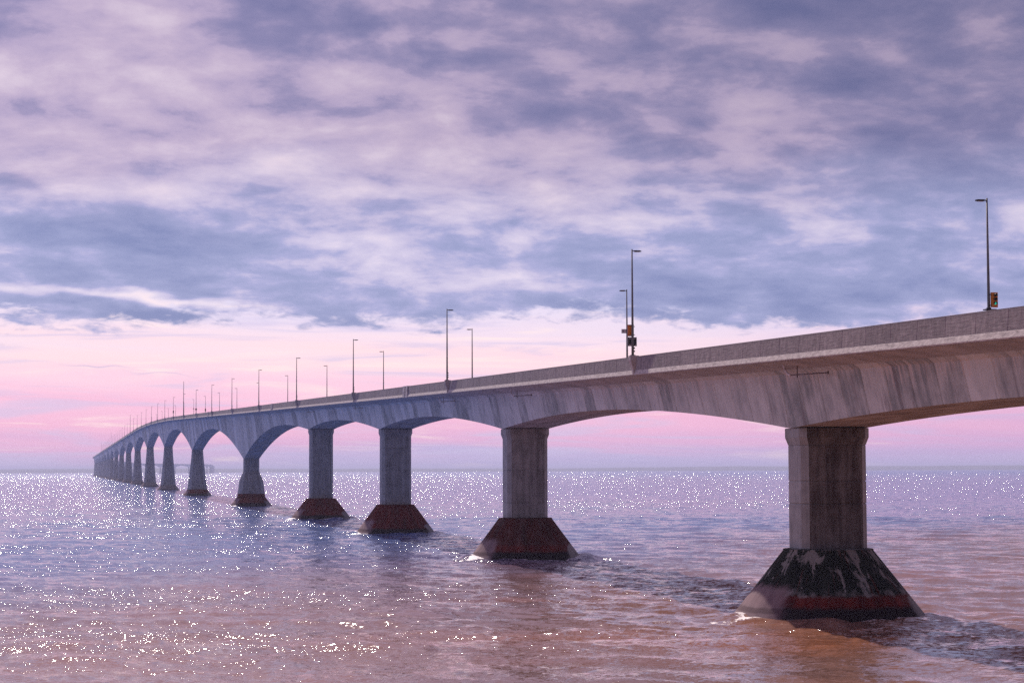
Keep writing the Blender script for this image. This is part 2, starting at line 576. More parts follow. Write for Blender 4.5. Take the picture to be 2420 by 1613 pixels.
def ztop(s):
    """Height of the parapet's top."""
    k = 0.0199
    if s < 740:
        return 18.25 + k * s
    q = min(s, 1375.0) - 740.0
    return 18.25 + k * 740 + k * q - k * q * q / (2 * 635.0)


def head(s):
    return float(np.interp(s, _ss, _hd))


def at(s, lat, z):
    """Point at distance s along the bridge, lat metres to its left."""
    h = float(np.interp(s, _ss, _hd))
    return (float(np.interp(s, _ss, _px)) - math.cos(h) * lat, float(np.interp(s, _ss, _py)) + math.sin(h) * lat, z)


def frame(s):
    """Rotation: local x along the bridge, y to its left, z up."""
    h = head(s)
    return Matrix(((math.sin(h), -math.cos(h), 0), (math.cos(h), math.sin(h), 0), (0, 0, 1)))


L3, L4 = 97.0, 163.3
PIERS = [-93.0, 0.0, 93.0, 186.0, 186.0 + L3, 186.0 + L3 + L4]
while PIERS[-1] < 12400:
    PIERS.append(PIERS[-1] + 250.0)
N_APP = 5                      # PIERS[0..4] are slender approach piers


def depth(s):
    """Depth of the girder below the road."""
    i = int(np.searchsorted(PIERS, s, side='right')) - 1
    i = max(0, min(i, len(PIERS) - 2))
    a, b_ = PIERS[i], PIERS[i + 1]
    if i + 1 < N_APP:
        t = abs((s - a) / (b_ - a) * 2 - 1)
        return 2.95 + 1.68 * t ** 1.9
    if i + 1 == N_APP:                                        # transition span
        if s < a + 46:
            return 3.6 + 1.03 * ((a + 46 - s) / 46) ** 1.9
        t = (s - a - 46) / (b_ - a - 46)
        return 3.6 + 9.4 * max(0, t) ** 2.0
    t = abs((s - a) / (b_ - a) * 2 - 1)
    return 4.4 + 8.6 * t ** 2.05


def hb(d):
    """Half width of the girder's bottom."""
    return 3.3 - (d - 1.0) * 0.20 if d < 4.5 else 2.6 - (d - 4.5) * 0.055


bridge = empty('bridge', at(0, 0, 0))
bridge_loc = Vector(bridge.location)
tag(bridge, 'long curving grey concrete girder bridge on many piers crossing the sea', 'bridge')


def W(v):
    """World point to the bridge empty's local space."""
    return (v[0] - bridge_loc.x, v[1] - bridge_loc.y, v[2] - bridge_loc.z)


def loft(name, rings, closed, mat, parent, uvr, cap=False, fm=None, mats=None):
    """rings: list of lists of world points; uvr: same shape of (u, v)."""
    n, k = len(rings[0]), len(rings)
    vs_ = [W(p) for r in rings for p in r]
    uvf = [p for r in uvr for p in r]
    fs_, uv, fmat = [], [], []
    m_ = n if closed else n - 1
    for i in range(k - 1):
        for j in range(m_):
            q = (i * n + j, i * n + (j + 1) % n, (i + 1) * n + (j + 1) % n, (i + 1) * n + j)
            fs_.append(q)
            uv += [uvf[a] for a in q]
            fmat.append(fm[j] if fm else 0)
    if cap:
        for i, rev in ((0, True), (k - 1, False)):
            q = [i * n + j for j in range(n)]
            if not rev:
                q.reverse()
            fs_.append(tuple(q))
            uv += [uvf[a] for a in q]
            fmat.append(0)
    return obj(name, vs_, fs_, mat, parent, uv=uv, mats=mats, fmat=fmat if fm else None)


def girder_ring(s, inset=0.0):
    d, zr = depth(s), ztop(s) - 1.1
    b_ = hb(d)
    i = inset
    lat = [5.78, 3.75 - i, 3.36 - i, b_ - i, -b_ + i, -3.36 + i, -3.75 + i, -5.78]
    zz = [-0.41, -0.80 + i, -1.06, -d + i, -d + i, -1.06, -0.80 + i, -0.41]
    pts = [at(s, a, zr + c) for a, c in zip(lat, zz)]
    uv = [(s, 0.0), (s, 0.8), (s, 1.06), (s, d), (s, d + 2 * b_), (s, d + 2 * b_ + 2), (s, 0.8), (s, 0.0)]
    return pts, uv


G_MATS = [M['flange'], M['web'], M['soffit']]
G_FM = [0, 1, 1, 2, 1, 1, 0]


def girder(name, s0, s1, parent, groove=True, n=1, gap0=0.0, gap1=0.0):
    e = 0.09
    s0 += gap0
    s1 -= gap1
    if groove:
        st = [(s0, 0.06), (s0 + e, 0)] + [(s0 + (s1 - s0) * k / n, 0) for k in range(1, n)] + [(s1 - e, 0), (s1, 0.06)]
    else:
        st = [(s0 + (s1 - s0) * k / n, 0) for k in range(n + 1)]
    rr = [girder_ring(a, b_) for a, b_ in st]
    cap = bool(gap0 or gap1)
    return loft(name, [r[0] for r in rr], False, None, parent, [r[1] for r in rr], cap=False, fm=G_FM, mats=G_MATS)


def barrier_ring(s, side, inset=0.0, wide=0.0):
    zr = ztop(s) - 1.1
    i = inset
    prof = [(5.87 - i + wide, 0.004), (5.80 - i + wide, 1.1 - i), (5.52, 1.1 - i), (5.44, 0.55), (5.30, 0.004)]
    pts = [at(s, a * side, zr + c) for a, c in prof]
    if side < 0:
        pts.reverse()
    uv = [(s, 0.0), (s, 1.06), (s, 1.2), (s, 0.5), (s, 0.0)]
    if side < 0:
        uv.reverse()
    return pts, uv


def barrier(name, s0, s1, side, parent, n=1, groove=True, wide=0.0):
    e = 0.06
    if groove:
        st = [(s0, 0.014), (s0 + e, 0)] + [(s0 + (s1 - s0) * k / n, 0) for k in range(1, n)] + [(s1 - e, 0), (s1, 0.014)]
    else:
        st = [(s0 + (s1 - s0) * k / n, 0) for k in range(n + 1)]
    rr = [barrier_ring(a, side, b_, wide) for a, b_ in st]
    return loft(name, [r[0] for r in rr], True, M['parapet'], parent, [r[1] for r in rr], cap=True)


def deck_ring(s):
    zr = ztop(s) - 1.1
    prof = [(5.89, 0.0), (5.99, -0.33), (5.96, -0.40), (5.0, -0.395), (-5.0, -0.395), (-5.96, -0.40), (-5.99, -0.33), (-5.89, 0.0)]
    return [at(s, a, zr + c) for a, c in prof], [(s, v) for v in (0, .35, .42, 1.4, 5, .42, .35, 0)]


HINGES = [139.8, 325.6]
for i in range(N_APP, len(PIERS) - 1):                # drop-in girders: alternate main spans in the drawing of the web joints
    mid = (PIERS[i] + PIERS[i + 1]) / 2
    HINGES += [mid - 29.5, mid + 29.5]

random.seed(4)
DETAIL_TO = 1200.0
for i in range(len(PIERS) - 1):
    a, b_ = PIERS[i], PIERS[i + 1]
    app = i + 1 < N_APP
    near = b_ < DETAIL_TO + 260 and a < DETAIL_TO
    nd = max(4, int((b_ - a) / (6 if near else 25)))
    sts = [a + (b_ - a) * k / nd for k in range(nd + 1)]
    rr = [deck_ring(s) for s in sts]
    span = loft('span', [r[0] for r in rr], True, None, bridge, [r[1] for r in rr], cap=True,
                fm=[0, 0, 1, 1, 1, 0, 0, 2], mats=[M['edge'], M['flange'], M['road']])
    cuts = [a, b_] + [h for h in HINGES if a + 1 < h < b_ - 1]
    cuts.sort()
    for c0, c1 in zip(cuts[:-1], cuts[1:]):
        g0 = 0.15 if c0 in HINGES else 0.0
        g1 = 0.15 if c1 in HINGES else 0.0
        if near:
            step = 3.58 if a < 280 else 9.0
            k = max(1, int(round((c1 - c0) / step)))
            for j in range(k):
                girder('girder_segment', c0 + (c1 - c0) * j / k, c0 + (c1 - c0) * (j + 1) / k, span, True, 1 if app else 3,
                       g0 if j == 0 else 0, g1 if j == k - 1 else 0)
        else:
            girder('girder', c0, c1, span, False, max(4, int((c1 - c0) / 10)), g0 * 1.5, g1 * 1.5)
        if c1 in HINGES and a < 2500:                     # dark bearing chamber behind the open joint
            r0, r1 = girder_ring(c1 - 0.5, 0.12), girder_ring(c1 + 0.5, 0.12)
            loft('hinge_joint', [r0[0][1:-1], r1[0][1:-1]], True, M['gap'], span, [r0[1][1:-1], r1[1][1:-1]])
    # parapets: panels on the side in view, one run on the other
    if near:
        step = 3.58 if a < 280 else 10.0
        k = max(1, int(round((b_ - a) / step)))
        for j in range(k):
            barrier('parapet_panel', a + (b_ - a) * j / k, a + (b_ - a) * (j + 1) / k, 1, span, 1 if app else 2)
    else:
        barrier('parapet', a, b_, 1, span, nd, False)
    barrier('parapet', a, b_, -1, span, nd, False)
    for h in HINGES:
        if a < h < b_ and a < 2200:
            for dh in (-1.9, 0.35):
                rr = [barrier_ring(h + dh, 1, 0, 0.16), barrier_ring(h + dh + 1.55, 1, 0, 0.16)]
                zz = [[(p[0], p[1], p[2] + (0.03 if 0 < q < 3 else (-0.42 if q == 0 else 0))) for q, p in enumerate(r[0])] for r in rr]
                loft('joint_pilaster', zz, True, M['edge'], span, [r[1] for r in rr], cap=True)


# ------------------------------------------------------------------ piers
def ring_pts(s, hx, hy, ch, z):
    """Chamfered rectangle: hx along the bridge, hy across."""
    pts = [(-hx, hy - ch), (-hx, -hy + ch), (-hx + ch, -hy), (hx - ch, -hy), (hx, -hy + ch), (hx, hy - ch), (hx - ch, hy), (-hx + ch, hy)]
    F = frame(s)
    o = Vector(at(s, 0, z))
    return [tuple(o + F @ Vector((p[0], p[1], 0))) for p in pts]


def block(name, s, prof, parent, stain=0.0):
    """Shaft block from (z, hx, hy, ch) levels."""
    rings = [ring_pts(s, hx, hy, ch, z) for z, hx, hy, ch in prof]
    n = 8
    vs_ = [W(p) for r in rings for p in r]
    fs_, uv = [], []
    for i in range(len(prof) - 1):
        for j in range(n):
            q = (i * n + j, i * n + (j + 1) % n, (i + 1) * n + (j + 1) % n, (i + 1) * n + j)
            fs_.append(q)
            p0, p1 = Vector(rings[i][j]), Vector(rings[i][(j + 1) % n])
            wdt = (p1 - p0).length
            u0 = 100.0 + (s % 37) if j == 0 else j * 7.0 + (s % 37) * 0.5
            z0, z1 = prof[i][0], prof[i + 1][0]
            uv += [(u0, z0), (u0 + wdt, z0), (u0 + wdt, z1), (u0, z1)]
    for i, rev in ((0, True), (len(prof) - 1, False)):
        q = [i * n + j for j in range(n)]
        if rev:
            q.reverse()
        fs_.append(tuple(q))
        uv += [(0.0, 0.0)] * n
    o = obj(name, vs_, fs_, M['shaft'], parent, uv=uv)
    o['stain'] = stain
    return o


def cone(name, s, R, Rt, zt, parent, weed, seg=48, lip=0.0, plain=0.0):
    """Flared ice cone; the top may carry a thin lip."""
    prof = [(-3.0, R + 3.0 / math.tan(math.radians(53))), (0.0, R), (zt * 0.5, (R + Rt) / 2), (zt, Rt)]
    if lip:
        prof += [(zt + lip, Rt), (zt + lip + 0.01, Rt - 0.5)]
    F = frame(s)
    o = Vector(at(s, 0, 0))
    vs_, fs_, uv, side = [], [], [], []
    for z, r in prof:
        for k in range(seg):
            a = 2 * math.pi * k / seg
            vs_.append(W(tuple(o + F @ Vector((r * math.cos(a), r * math.sin(a), z)))))
    for i in range(len(prof) - 1):
        for k in range(seg):
            k2 = (k + 1) % seg
            fs_.append((i * seg + k, i * seg + k2, (i + 1) * seg + k2, (i + 1) * seg + k))
            am = 2 * math.pi * (k + 0.5) / seg
            off = 0.0
            for kk in (k, k + 1, k + 1, k):
                side.append((math.sin(2 * math.pi * kk / seg), math.cos(2 * math.pi * kk / seg)))
            u0, u1 = off + k / seg * 40.0, off + (k + 1) / seg * 40.0
            z0, z1 = prof[i][0], prof[i + 1][0]
            uv += [(u0, z0), (u1, z0), (u1, z1), (u0, z1)]
    n0 = (len(prof) - 1) * seg
    fs_.append(tuple(n0 + k for k in range(seg)))
    uv += [(0.0, zt)] * seg
    side += [(0.0, 0.0)] * seg
    c = obj(name, vs_, fs_, M['cone'], parent, uv=uv, uv2=side, smooth=False)
    me = c.data
    sm = np.zeros(len(me.polygons), dtype=bool)
    sm[:3 * seg] = True
    me.polygons.foreach_set('use_smooth', sm)
    c['weed'] = weed
    c['plain'] = plain
    return c


PIER_SPOTS = []
for i, s in enumerate(PIERS):
    zg = ztop(s) - 1.1 - depth(s)                     # underside of the girder
    if i < N_APP:
        zc = 4.38 if i != 4 else 4.1
        pier = cone('pier', s, 6.45 if i < 2 else 6.25, 3.0, zc, bridge, 1.0 if i <= 1 else (0.4 if i == 2 else 0.0), lip=0.10)
        PIER_SPOTS.append((s, 6.35))
        cuts = [zc + 0.11] + ([7.5, 9.0, 11.4] if i == 1 else [6.15, 9.8, 13.3]) + [zg + 0.01]
        cuts = [c for c in cuts if c < zg - 0.8] + [zg + 0.01]
        cuts = sorted(set(cuts))
        hx, hy, ch = 1.60, 2.30, 0.42
        st = 1.0 if i == 1 else (0.35 if i == 2 else 0.2)
        for j in range(len(cuts) - 1):
            z0, z1 = cuts[j], cuts[j + 1]
            e = 0.06
            p = [(z0, hx - 0.05, hy - 0.05, ch), (z0 + e, hx, hy, ch)]
            if j == len(cuts) - 2:
                p += [(z1 - 1.15, hx, hy, ch), (z1 - 0.62, hx + 0.15, hy + 0.17, ch), (z1 - 0.03, hx + 0.15, hy + 0.17, ch), (z1, hx + 0.12, hy + 0.14, ch)]
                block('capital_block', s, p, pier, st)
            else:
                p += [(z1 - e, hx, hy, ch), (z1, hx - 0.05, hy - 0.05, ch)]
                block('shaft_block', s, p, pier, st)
    else:
        R, zc = 5.9, 2.5
        pier = cone('pier', s, R, 3.95, zc, bridge, 0.0, seg=32 if s < 2500 else 16, plain=1.0 if i > N_APP + 1 else 0.0)
        PIER_SPOTS.append((s, R))
        nk = hb(depth(s)) + 0.02
        if i == N_APP:
            lv = [(zc, 3.3, 3.75, 1.1), (3.4, 3.2, 3.65, 1.05), (6.9, 2.6, 3.22, 0.9), (9.7, 1.55, nk, 0.35), (zg + 0.3, 1.5, nk, 0.3)]
            names = ['tidal_collar', 'shaft_block', 'shaft_block', 'neck_block']
        else:
            h = zg - zc
            lv = [(zc, 3.3, 3.85, 1.2), (zc + 0.22 * h, 2.95, 3.4, 1.1), (zc + 0.48 * h, 2.5, 2.95, 0.95), (zc + 0.75 * h, 2.05, 2.45, 0.7), (zg + 0.3, 1.6, nk, 0.35)]
            names = ['shaft_block'] * 4
        if s > 2600:
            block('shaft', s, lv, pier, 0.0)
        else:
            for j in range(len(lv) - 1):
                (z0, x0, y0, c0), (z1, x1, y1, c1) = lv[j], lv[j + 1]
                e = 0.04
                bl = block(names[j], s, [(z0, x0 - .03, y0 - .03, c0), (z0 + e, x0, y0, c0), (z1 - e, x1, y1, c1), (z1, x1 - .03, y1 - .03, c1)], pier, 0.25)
                if names[j] == 'tidal_collar':
                    bl.data.materials[0] = M['cone']
                    bl['weed'], bl['plain'] = 0.0, 0.0
                if i == N_APP and j == 2:
                    # faded scrawl of letters under the neck, on the face towards the land
                    mb = MB()
                    F3 = frame(s)
                    x_ = -1.66
                    strokes = [((1.5, .0), (1.5, .55)), ((1.15, .0), (1.0, .4)), ((1.0, .4), (.85, .35)), ((.55, 0), (.55, .45)), ((.55, .45), (.3, .35)), ((.3, .35), (.5, .2)), ((.5, .2), (.25, 0)),
                               ((-.05, .0), (-.05, .45)), ((-.4, .4), (-.55, .0)), ((-.55, .0), (-.75, .4)), ((-1.0, .1), (-1.15, .6)), ((-1.15, .6), (-1.45, .55)), ((-1.45, .55), (-1.35, .05)), ((-1.35, .05), (-1.0, .1))]
                    for (l0, q0), (l1, q1) in strokes:
                        zb = 9.0
                        def P(l, q):
                            zz_ = zb + q
                            xx_ = -(2.6 + (1.55 - 2.6) * (zz_ - 6.9) / 2.8) - 0.035
                            return W(tuple(Vector(at(s, 0, zz_)) + F3 @ Vector((xx_, l, 0))))
                        mb.tube([P(l0, q0), P(l1, q1)], 0.03, 4)
                    mb.build('painted_scrawl', M['scrawl'], pier)


# ------------------------------------------------------------------ drains and lamp corbels on the bridge
def drain(s):
    zr = ztop(s) - 1.1
    t0 = Vector(at(s, 4.9, zr - 0.45))
    pts = [t0]
    for k in range(1, 7):
        a = k / 6 * math.pi / 2
        r = 0.75
        p = Vector(at(s - r * (1 - math.cos(a)), 4.9 - 0.25 * (k / 6), zr - 0.5 - r * math.sin(a)))
        pts.append(p)
    MB().tube([W(p) for p in pts], 0.075, 8).build('drain_pipe', M['pipe'], bridge, True)
    e0 = pts[-1]
    e1 = Vector(at(s - 0.75 - 4.2, 3.75, zr - 1.28))
    run = MB().tube([W(e0), W(e1)], 0.04, 8).build('drain_run', M['runpipe'], bridge, True)
    hp = Vector(at(s - 1.5, 4.5, zr - 0.45))
    MB().tube([W(hp), W((hp.x, hp.y, zr - 1.45))], 0.035, 6).build('hanger', M['rusty'], run)
    MB().tube([W(e1 + Vector((0, 0, .1))), W(e1 - Vector((0, 0, .1)))], 0.05, 6).build('hanger', M['rusty'], run)


for s in (-5.2, 78.0, 120.5, 201.0, 268.0):
    drain(s)


def corbel(s):
    zt = ztop(s)
    F3 = frame(s)
    o = Vector(at(s, 0, zt))
    lv = [(0.06, 0.30, 6.30), (-0.30, 0.30, 6.30), (-1.02, 0.20, 6.04), (-1.46, 0.20, 6.04)]
    vs_, fs_ = [], []
    for z, hw, out in lv:
        for x_, y_ in ((-hw, 5.6), (hw, 5.6), (hw, out), (-hw, out)):
            vs_.append(W(tuple(o + F3 @ Vector((x_, y_, z)))))
    for i in range(3):
        for k in range(4):
            fs_.append((i * 4 + k, (i + 1) * 4 + k, (i + 1) * 4 + (k + 1) % 4, i * 4 + (k + 1) % 4))
    fs_ += [(3, 2, 1, 0)[::-1], tuple(range(12, 16))[::-1]]
    obj('lamp_corbel', vs_, fs_, M['edge'], bridge, uv=[(s + j * .3, .1 * j) for f in fs_ for j in range(len(f))])


# ------------------------------------------------------------------ lamp posts
ORD = ['', 'first', 'second', 'third', 'fourth', 'fifth', 'sixth', 'seventh', 'eighth', 'ninth', 'tenth', 'eleventh', 'twelfth',
       'thirteenth', 'fourteenth', 'fifteenth', 'sixteenth', 'seventeenth', 'eighteenth', 'nineteenth', 'twentieth', 'twenty-first', 'twenty-second', 'twenty-third']


def lamp_post(s, side, label, mast=False, drop=0.0):
    lat = 6.02 * side if side > 0 else -5.66
    zb = ztop(s) + (0.06 if side > 0 else 0.0)
    root = empty('lamp_post' if not mast else 'mast_lamp', at(s, lat, zb))
    H_ = 13.4 if mast else 8.5
    F3 = frame(s)
    r0 = 0.16 if mast else 0.105
    MB().tube([(0, 0, 0), (0, 0, 0.9), (0, 0, 2.6), (0, 0, H_)], [r0, r0 * 0.98, r0 * 0.86, r0 * 0.5], 10).build('pole', M['galv'], root, True)
    MB().box((0, 0, 0.03), (0.36, 0.36, 0.06), F3).build('base_plate', M['galv'], root)
    mb = MB()
    for zz in (0.35, 0.6, 0.85):
        mb.box(F3 @ Vector((-0.02, -0.14, zz)), (0.07, 0.07, 0.12), F3)
    mb.build('conduit', M['darksteel'], root)
    d = -1 if side > 0 else 1
    hz = 8.36
    arm = MB().box(F3 @ Vector((0, d * 0.12, hz)), (0.07, 0.2, 0.07), F3).build('bracket_arm', M['darksteel'], root)
    lv = [(0.16, 0.05, -0.04, 0.045), (0.22, 0.11, -0.065, 0.055), (0.62, 0.11, -0.065, 0.05), (0.76, 0.075, -0.045, 0.025)]
    vs_, fs_ = [], []
    for y_, hw, zl, zu in lv:
        for x_, z_ in ((-hw, zl), (hw, zl), (hw * .8, zu), (-hw * .8, zu)):
            vs_.append(F3 @ Vector((x_, d * y_, hz + z_)))
    for i in range(3):
        for k in range(4):
            fs_.append((i * 4 + k, i * 4 + (k + 1) % 4, (i + 1) * 4 + (k + 1) % 4, (i + 1) * 4 + k))
    fs_ += [(0, 1, 2, 3), (12, 13, 14, 15)]
    obj('lamp_head', vs_, fs_, M['darksteel'], root)
    MB().box(F3 @ Vector((0, d * 0.43, hz - 0.072)), (0.17, 0.34, 0.012), F3).build('lens', M['sign'], root)
    tag(root, label, 'lamp post', 'lamp posts along the bridge')
    return root


def near_s(k):
    return 27.5 + 83.05 * k - min(0.9 + 1.3 * k, 3.0)


def far_s(k):
    return -12.2 + 83.5 * k - (0.95, 0.9, 2.5)[min(k, 2)]


for k in range(0, 36):
    s = near_s(k)
    mast = k in (8, 17, 26, 35)
    if mast and k == 8:
        lab = 'tallest and nearest mast pole on the parapet, above the bridge bend'
    elif mast and k == 17:
        lab = 'second tall thin mast pole further down the bridge to the left'
    elif mast:
        lab = 'faint tall mast pole near the distant left end of the bridge'
    elif k == 0:
        lab = 'tall grey lamp post on parapet corbel beside the dark square sign box'
    elif k < 17:
        lab = 'slim lamp post with arm to the right, %s from the right on the near parapet' % ORD[k + 1 if k < 8 else k]
    else:
        lab = 'tiny distant lamp post in the hazy left part of the bridge'
    lamp_post(s, 1, lab, mast)
    if k < 18:
        corbel(s)
for k in range(0, 17):
    s = far_s(k)
    if k == 0:
        lab = 'lamp post at the right edge carrying an orange traffic signal'
    elif k == 1:
        lab = 'shorter lamp post behind the corbel post, with small white phone sign'
    else:
        lab = 'slim lamp post with arm to the left, %s from the right on the far parapet' % ORD[k + 1]
    lamp_post(s, -1, lab)

# ------------------------------------------------------------------ traffic signals and signs on the posts
def signal(s, lat, z, label, lit=None, yaw=0.0, back=False, small=False, w=0.42, h=0.92):
    root = empty('traffic_signal', at(s, lat, z))
    F3 = frame(s) @ Matrix.Rotation(yaw, 3, 'Z')     # local -x faces back along the bridge
    # housing with a chamfered rim
    vs_, fs_ = [], []
    for x_, ins in ((-0.10, 0.02), (-0.08, 0.0), (0.08, 0.0), (0.10, 0.02)):
        for y_, z_ in ((-w / 2 + ins, ins), (w / 2 - ins, ins), (w / 2 - ins, h - ins), (-w / 2 + ins, h - ins)):
            vs_.append(F3 @ Vector((x_, y_, z_)))
    for i in range(3):
        for k in range(4):
            fs_.append((i * 4 + k, i * 4 + (k + 1) % 4, (i + 1) * 4 + (k + 1) % 4, (i + 1) * 4 + k))
    fs_ += [(3, 2, 1, 0), (12, 13, 14, 15)]
    obj('housing', vs_, fs_, M['orange'] if not small else M['black'], root)
    face = 1 if back else -1
    for k, key in enumerate(('red', 'amber', 'green')):
        zc = h * (0.80 - 0.27 * k)
        mat = M['lens']
        if lit and key == 'green' and 'green' in lit:
            mat = M['green']
        if lit and key == 'red' and 'red' in lit:
            mat = M['redlamp']
        c = Vector((face * 0.112, 0, zc))
        pts = [F3 @ (c + Vector((0, math.cos(a) * 0.085, math.sin(a) * 0.085))) for a in [2 * math.pi * q / 16 for q in range(16)]]
        dome = F3 @ (c + Vector((face * 0.03, 0, 0)))
        ln = obj('lens', pts + [dome], [(q, (q + 1) % 16, 16) for q in range(16)], mat, root, smooth=True)
        vv, ff = [], []
        for q in range(13):
            a = math.pi * (-0.15 + 1.3 * q / 12)
            for dx in (0.0, face * 0.15):
                for rr in (0.095, 0.105):
                    vv.append(F3 @ (c + Vector((dx - face * 0.01, math.cos(a) * rr, math.sin(a) * rr))))
        for q in range(12):
            b0, b1 = q * 4, q * 4 + 4
            ff += [(b0, b1, b1 + 2, b0 + 2), (b0 + 1, b0 + 3, b1 + 3, b1 + 1), (b0 + 2, b1 + 2, b1 + 3, b0 + 3), (b0, b0 + 1, b1 + 1, b1)]
        obj('visor', vv, ff, M['black'], root)
    if back:
        mb = MB()
        mb.box(F3 @ Vector((-0.115, 0, h - 0.05)), (0.02, w * 0.8, 0.07), F3)
        mb.build('back_bracket', M['grey'], root)
        MB().box(F3 @ Vector((-0.115, 0, 0.05)), (0.02, w * 0.8, 0.07), F3).build('back_bracket', M['grey'], root)
        for sg in (-1, 1):
            MB().box(F3 @ Vector((0, sg * (w / 2 + 0.012), h / 2)), (0.16, 0.02, h), F3).build('side_trim', M['red'], root)
    for zz in (0.12, h - 0.14):
        MB().box(F3 @ Vector((0.0, (w / 2 + 0.06) * (1 if lat < 0 else -1), zz)), (0.06, 0.14, 0.05), F3).build('mount', M['darksteel'], root)
    tag(root, label, 'traffic signal', 'traffic signals on the lamp posts')
    return root


s0 = far_s(0)
signal(s0 - 0.1, -5.66 - 0.32, ztop(s0) + 1.72, 'orange three lens traffic signal showing green on the rightmost lamp post', lit=('green',), yaw=0.12)
pl = empty('mounting_platform', at(s0, -5.66, ztop(s0) + 1.58))
F3 = frame(s0)
MB().box(F3 @ Vector((-0.02, -0.05, 0)), (0.5, 0.68, 0.07), F3).build('plate', M['darksteel'], pl)
MB().tube([(0, 0, -0.12), (0, 0, 0.12)], 0.15, 10).build('clamp', M['darksteel'], pl)
tag(pl, 'dark plate below the green traffic signal at the right edge', 'bracket')

s1 = near_s(0)
signal(s1 + 0.24, 6.12, ztop(s1) + 1.62, 'orange signal seen from behind on the corbel post above the dark box', back=True, w=0.46, h=0.92)
vm = empty('sign_box', at(s1 + 0.26, 6.0, ztop(s1) + 0.84))
F3 = frame(s1)
MB().box(F3 @ Vector((0.0, 0, 0.35)), (0.16, 0.66, 0.66), F3).build('cabinet', M['black'], vm)
for zz, yy, sy, sz in ((0.02, 0, .72, .045), (0.68, 0, .72, .045), (0.35, .345, .045, .72), (0.35, -.345, .045, .72)):
    MB().box(F3 @ Vector((-0.005, yy, zz)), (0.18, sy, sz), F3).build('frame_bar', M['grey'], vm)
for zz in (0.10, 0.60):
    MB().box(F3 @ Vector((-0.10, 0, zz)), (0.04, 0.56, 0.055), F3).build('mounting_rail', M['sign'], vm)
tag(vm, 'dark square sign box with two pale rails on the corbel lamp post', 'sign')

s2 = far_s(1)
ph = empty('phone_sign', at(s2 - 0.12, -5.66 + 0.36, ztop(s2) + 4.0))
F3 = frame(s2)
MB().box(F3 @ Vector((0, 0, 0.21)), (0.03, 0.50, 0.42), F3).build('panel', M['grey'], ph)
MB().box(F3 @ Vector((-0.019, 0.0, 0.21)), (0.008, 0.40, 0.36), F3).build('face', M['sign'], ph)
mb = MB()
arc = [F3 @ Vector((-0.028, 0.02 + 0.13 * math.cos(a) - 0.08, 0.21 + 0.14 * math.sin(a))) for a in [math.radians(-62 + 124 * q / 8) for q in range(9)]]
mb.tube(arc, [0.032, 0.034, 0.02, 0.018, 0.018, 0.018, 0.02, 0.034, 0.032], 6)
mb.build('handset_symbol', M['black'], ph)
tag(ph, 'small white sign with a black telephone handset on the far lamp post', 'sign')

s3 = near_s(9)
signal(s3 - 0.2, 6.02, ztop(s3) + 1.5, 'small dark red signal box on a distant lamp post left of the mast', small=True, w=0.46, h=1.1)
s4 = near_s(7)
sb = empty('sign_box', at(s4 - 0.2, 6.02, ztop(s4) + 1.2))
MB().box((0, 0, 0.32), (0.16, 0.6, 0.62), frame(s4)).build('cabinet', M['black'], sb)
MB().box(frame(s4) @ Vector((-0.09, 0, 0.32)), (0.03, 0.66, 0.05), frame(s4)).build('frame_bar', M['grey'], sb)
tag(sb, 'small dark box low on the lamp post right of the tall mast', 'sign')
s5 = far_s(9)
signal(s5 - 0.2, -5.66, ztop(s5) + 2.0, 'tiny distant signal with red and green lights on a far lamp post', lit=('red', 'green'), small=True, w=0.5, h=1.15)
s6 = far_s(10)
sb = empty('sign_box', at(s6 - 0.2, -5.66 + 0.1, ztop(s6) + 3.8))
MB().box((0, 0, 0.25), (0.14, 0.55, 0.42), frame(s6)).build('cabinet', M['black'], sb)
MB().box(frame(s6) @ Vector((-0.08, 0, 0.25)), (0.02, 0.4, 0.3), frame(s6)).build('face', M['grey'], sb)
tag(sb, 'tiny dark box halfway up a far lamp post near the mast', 'sign')


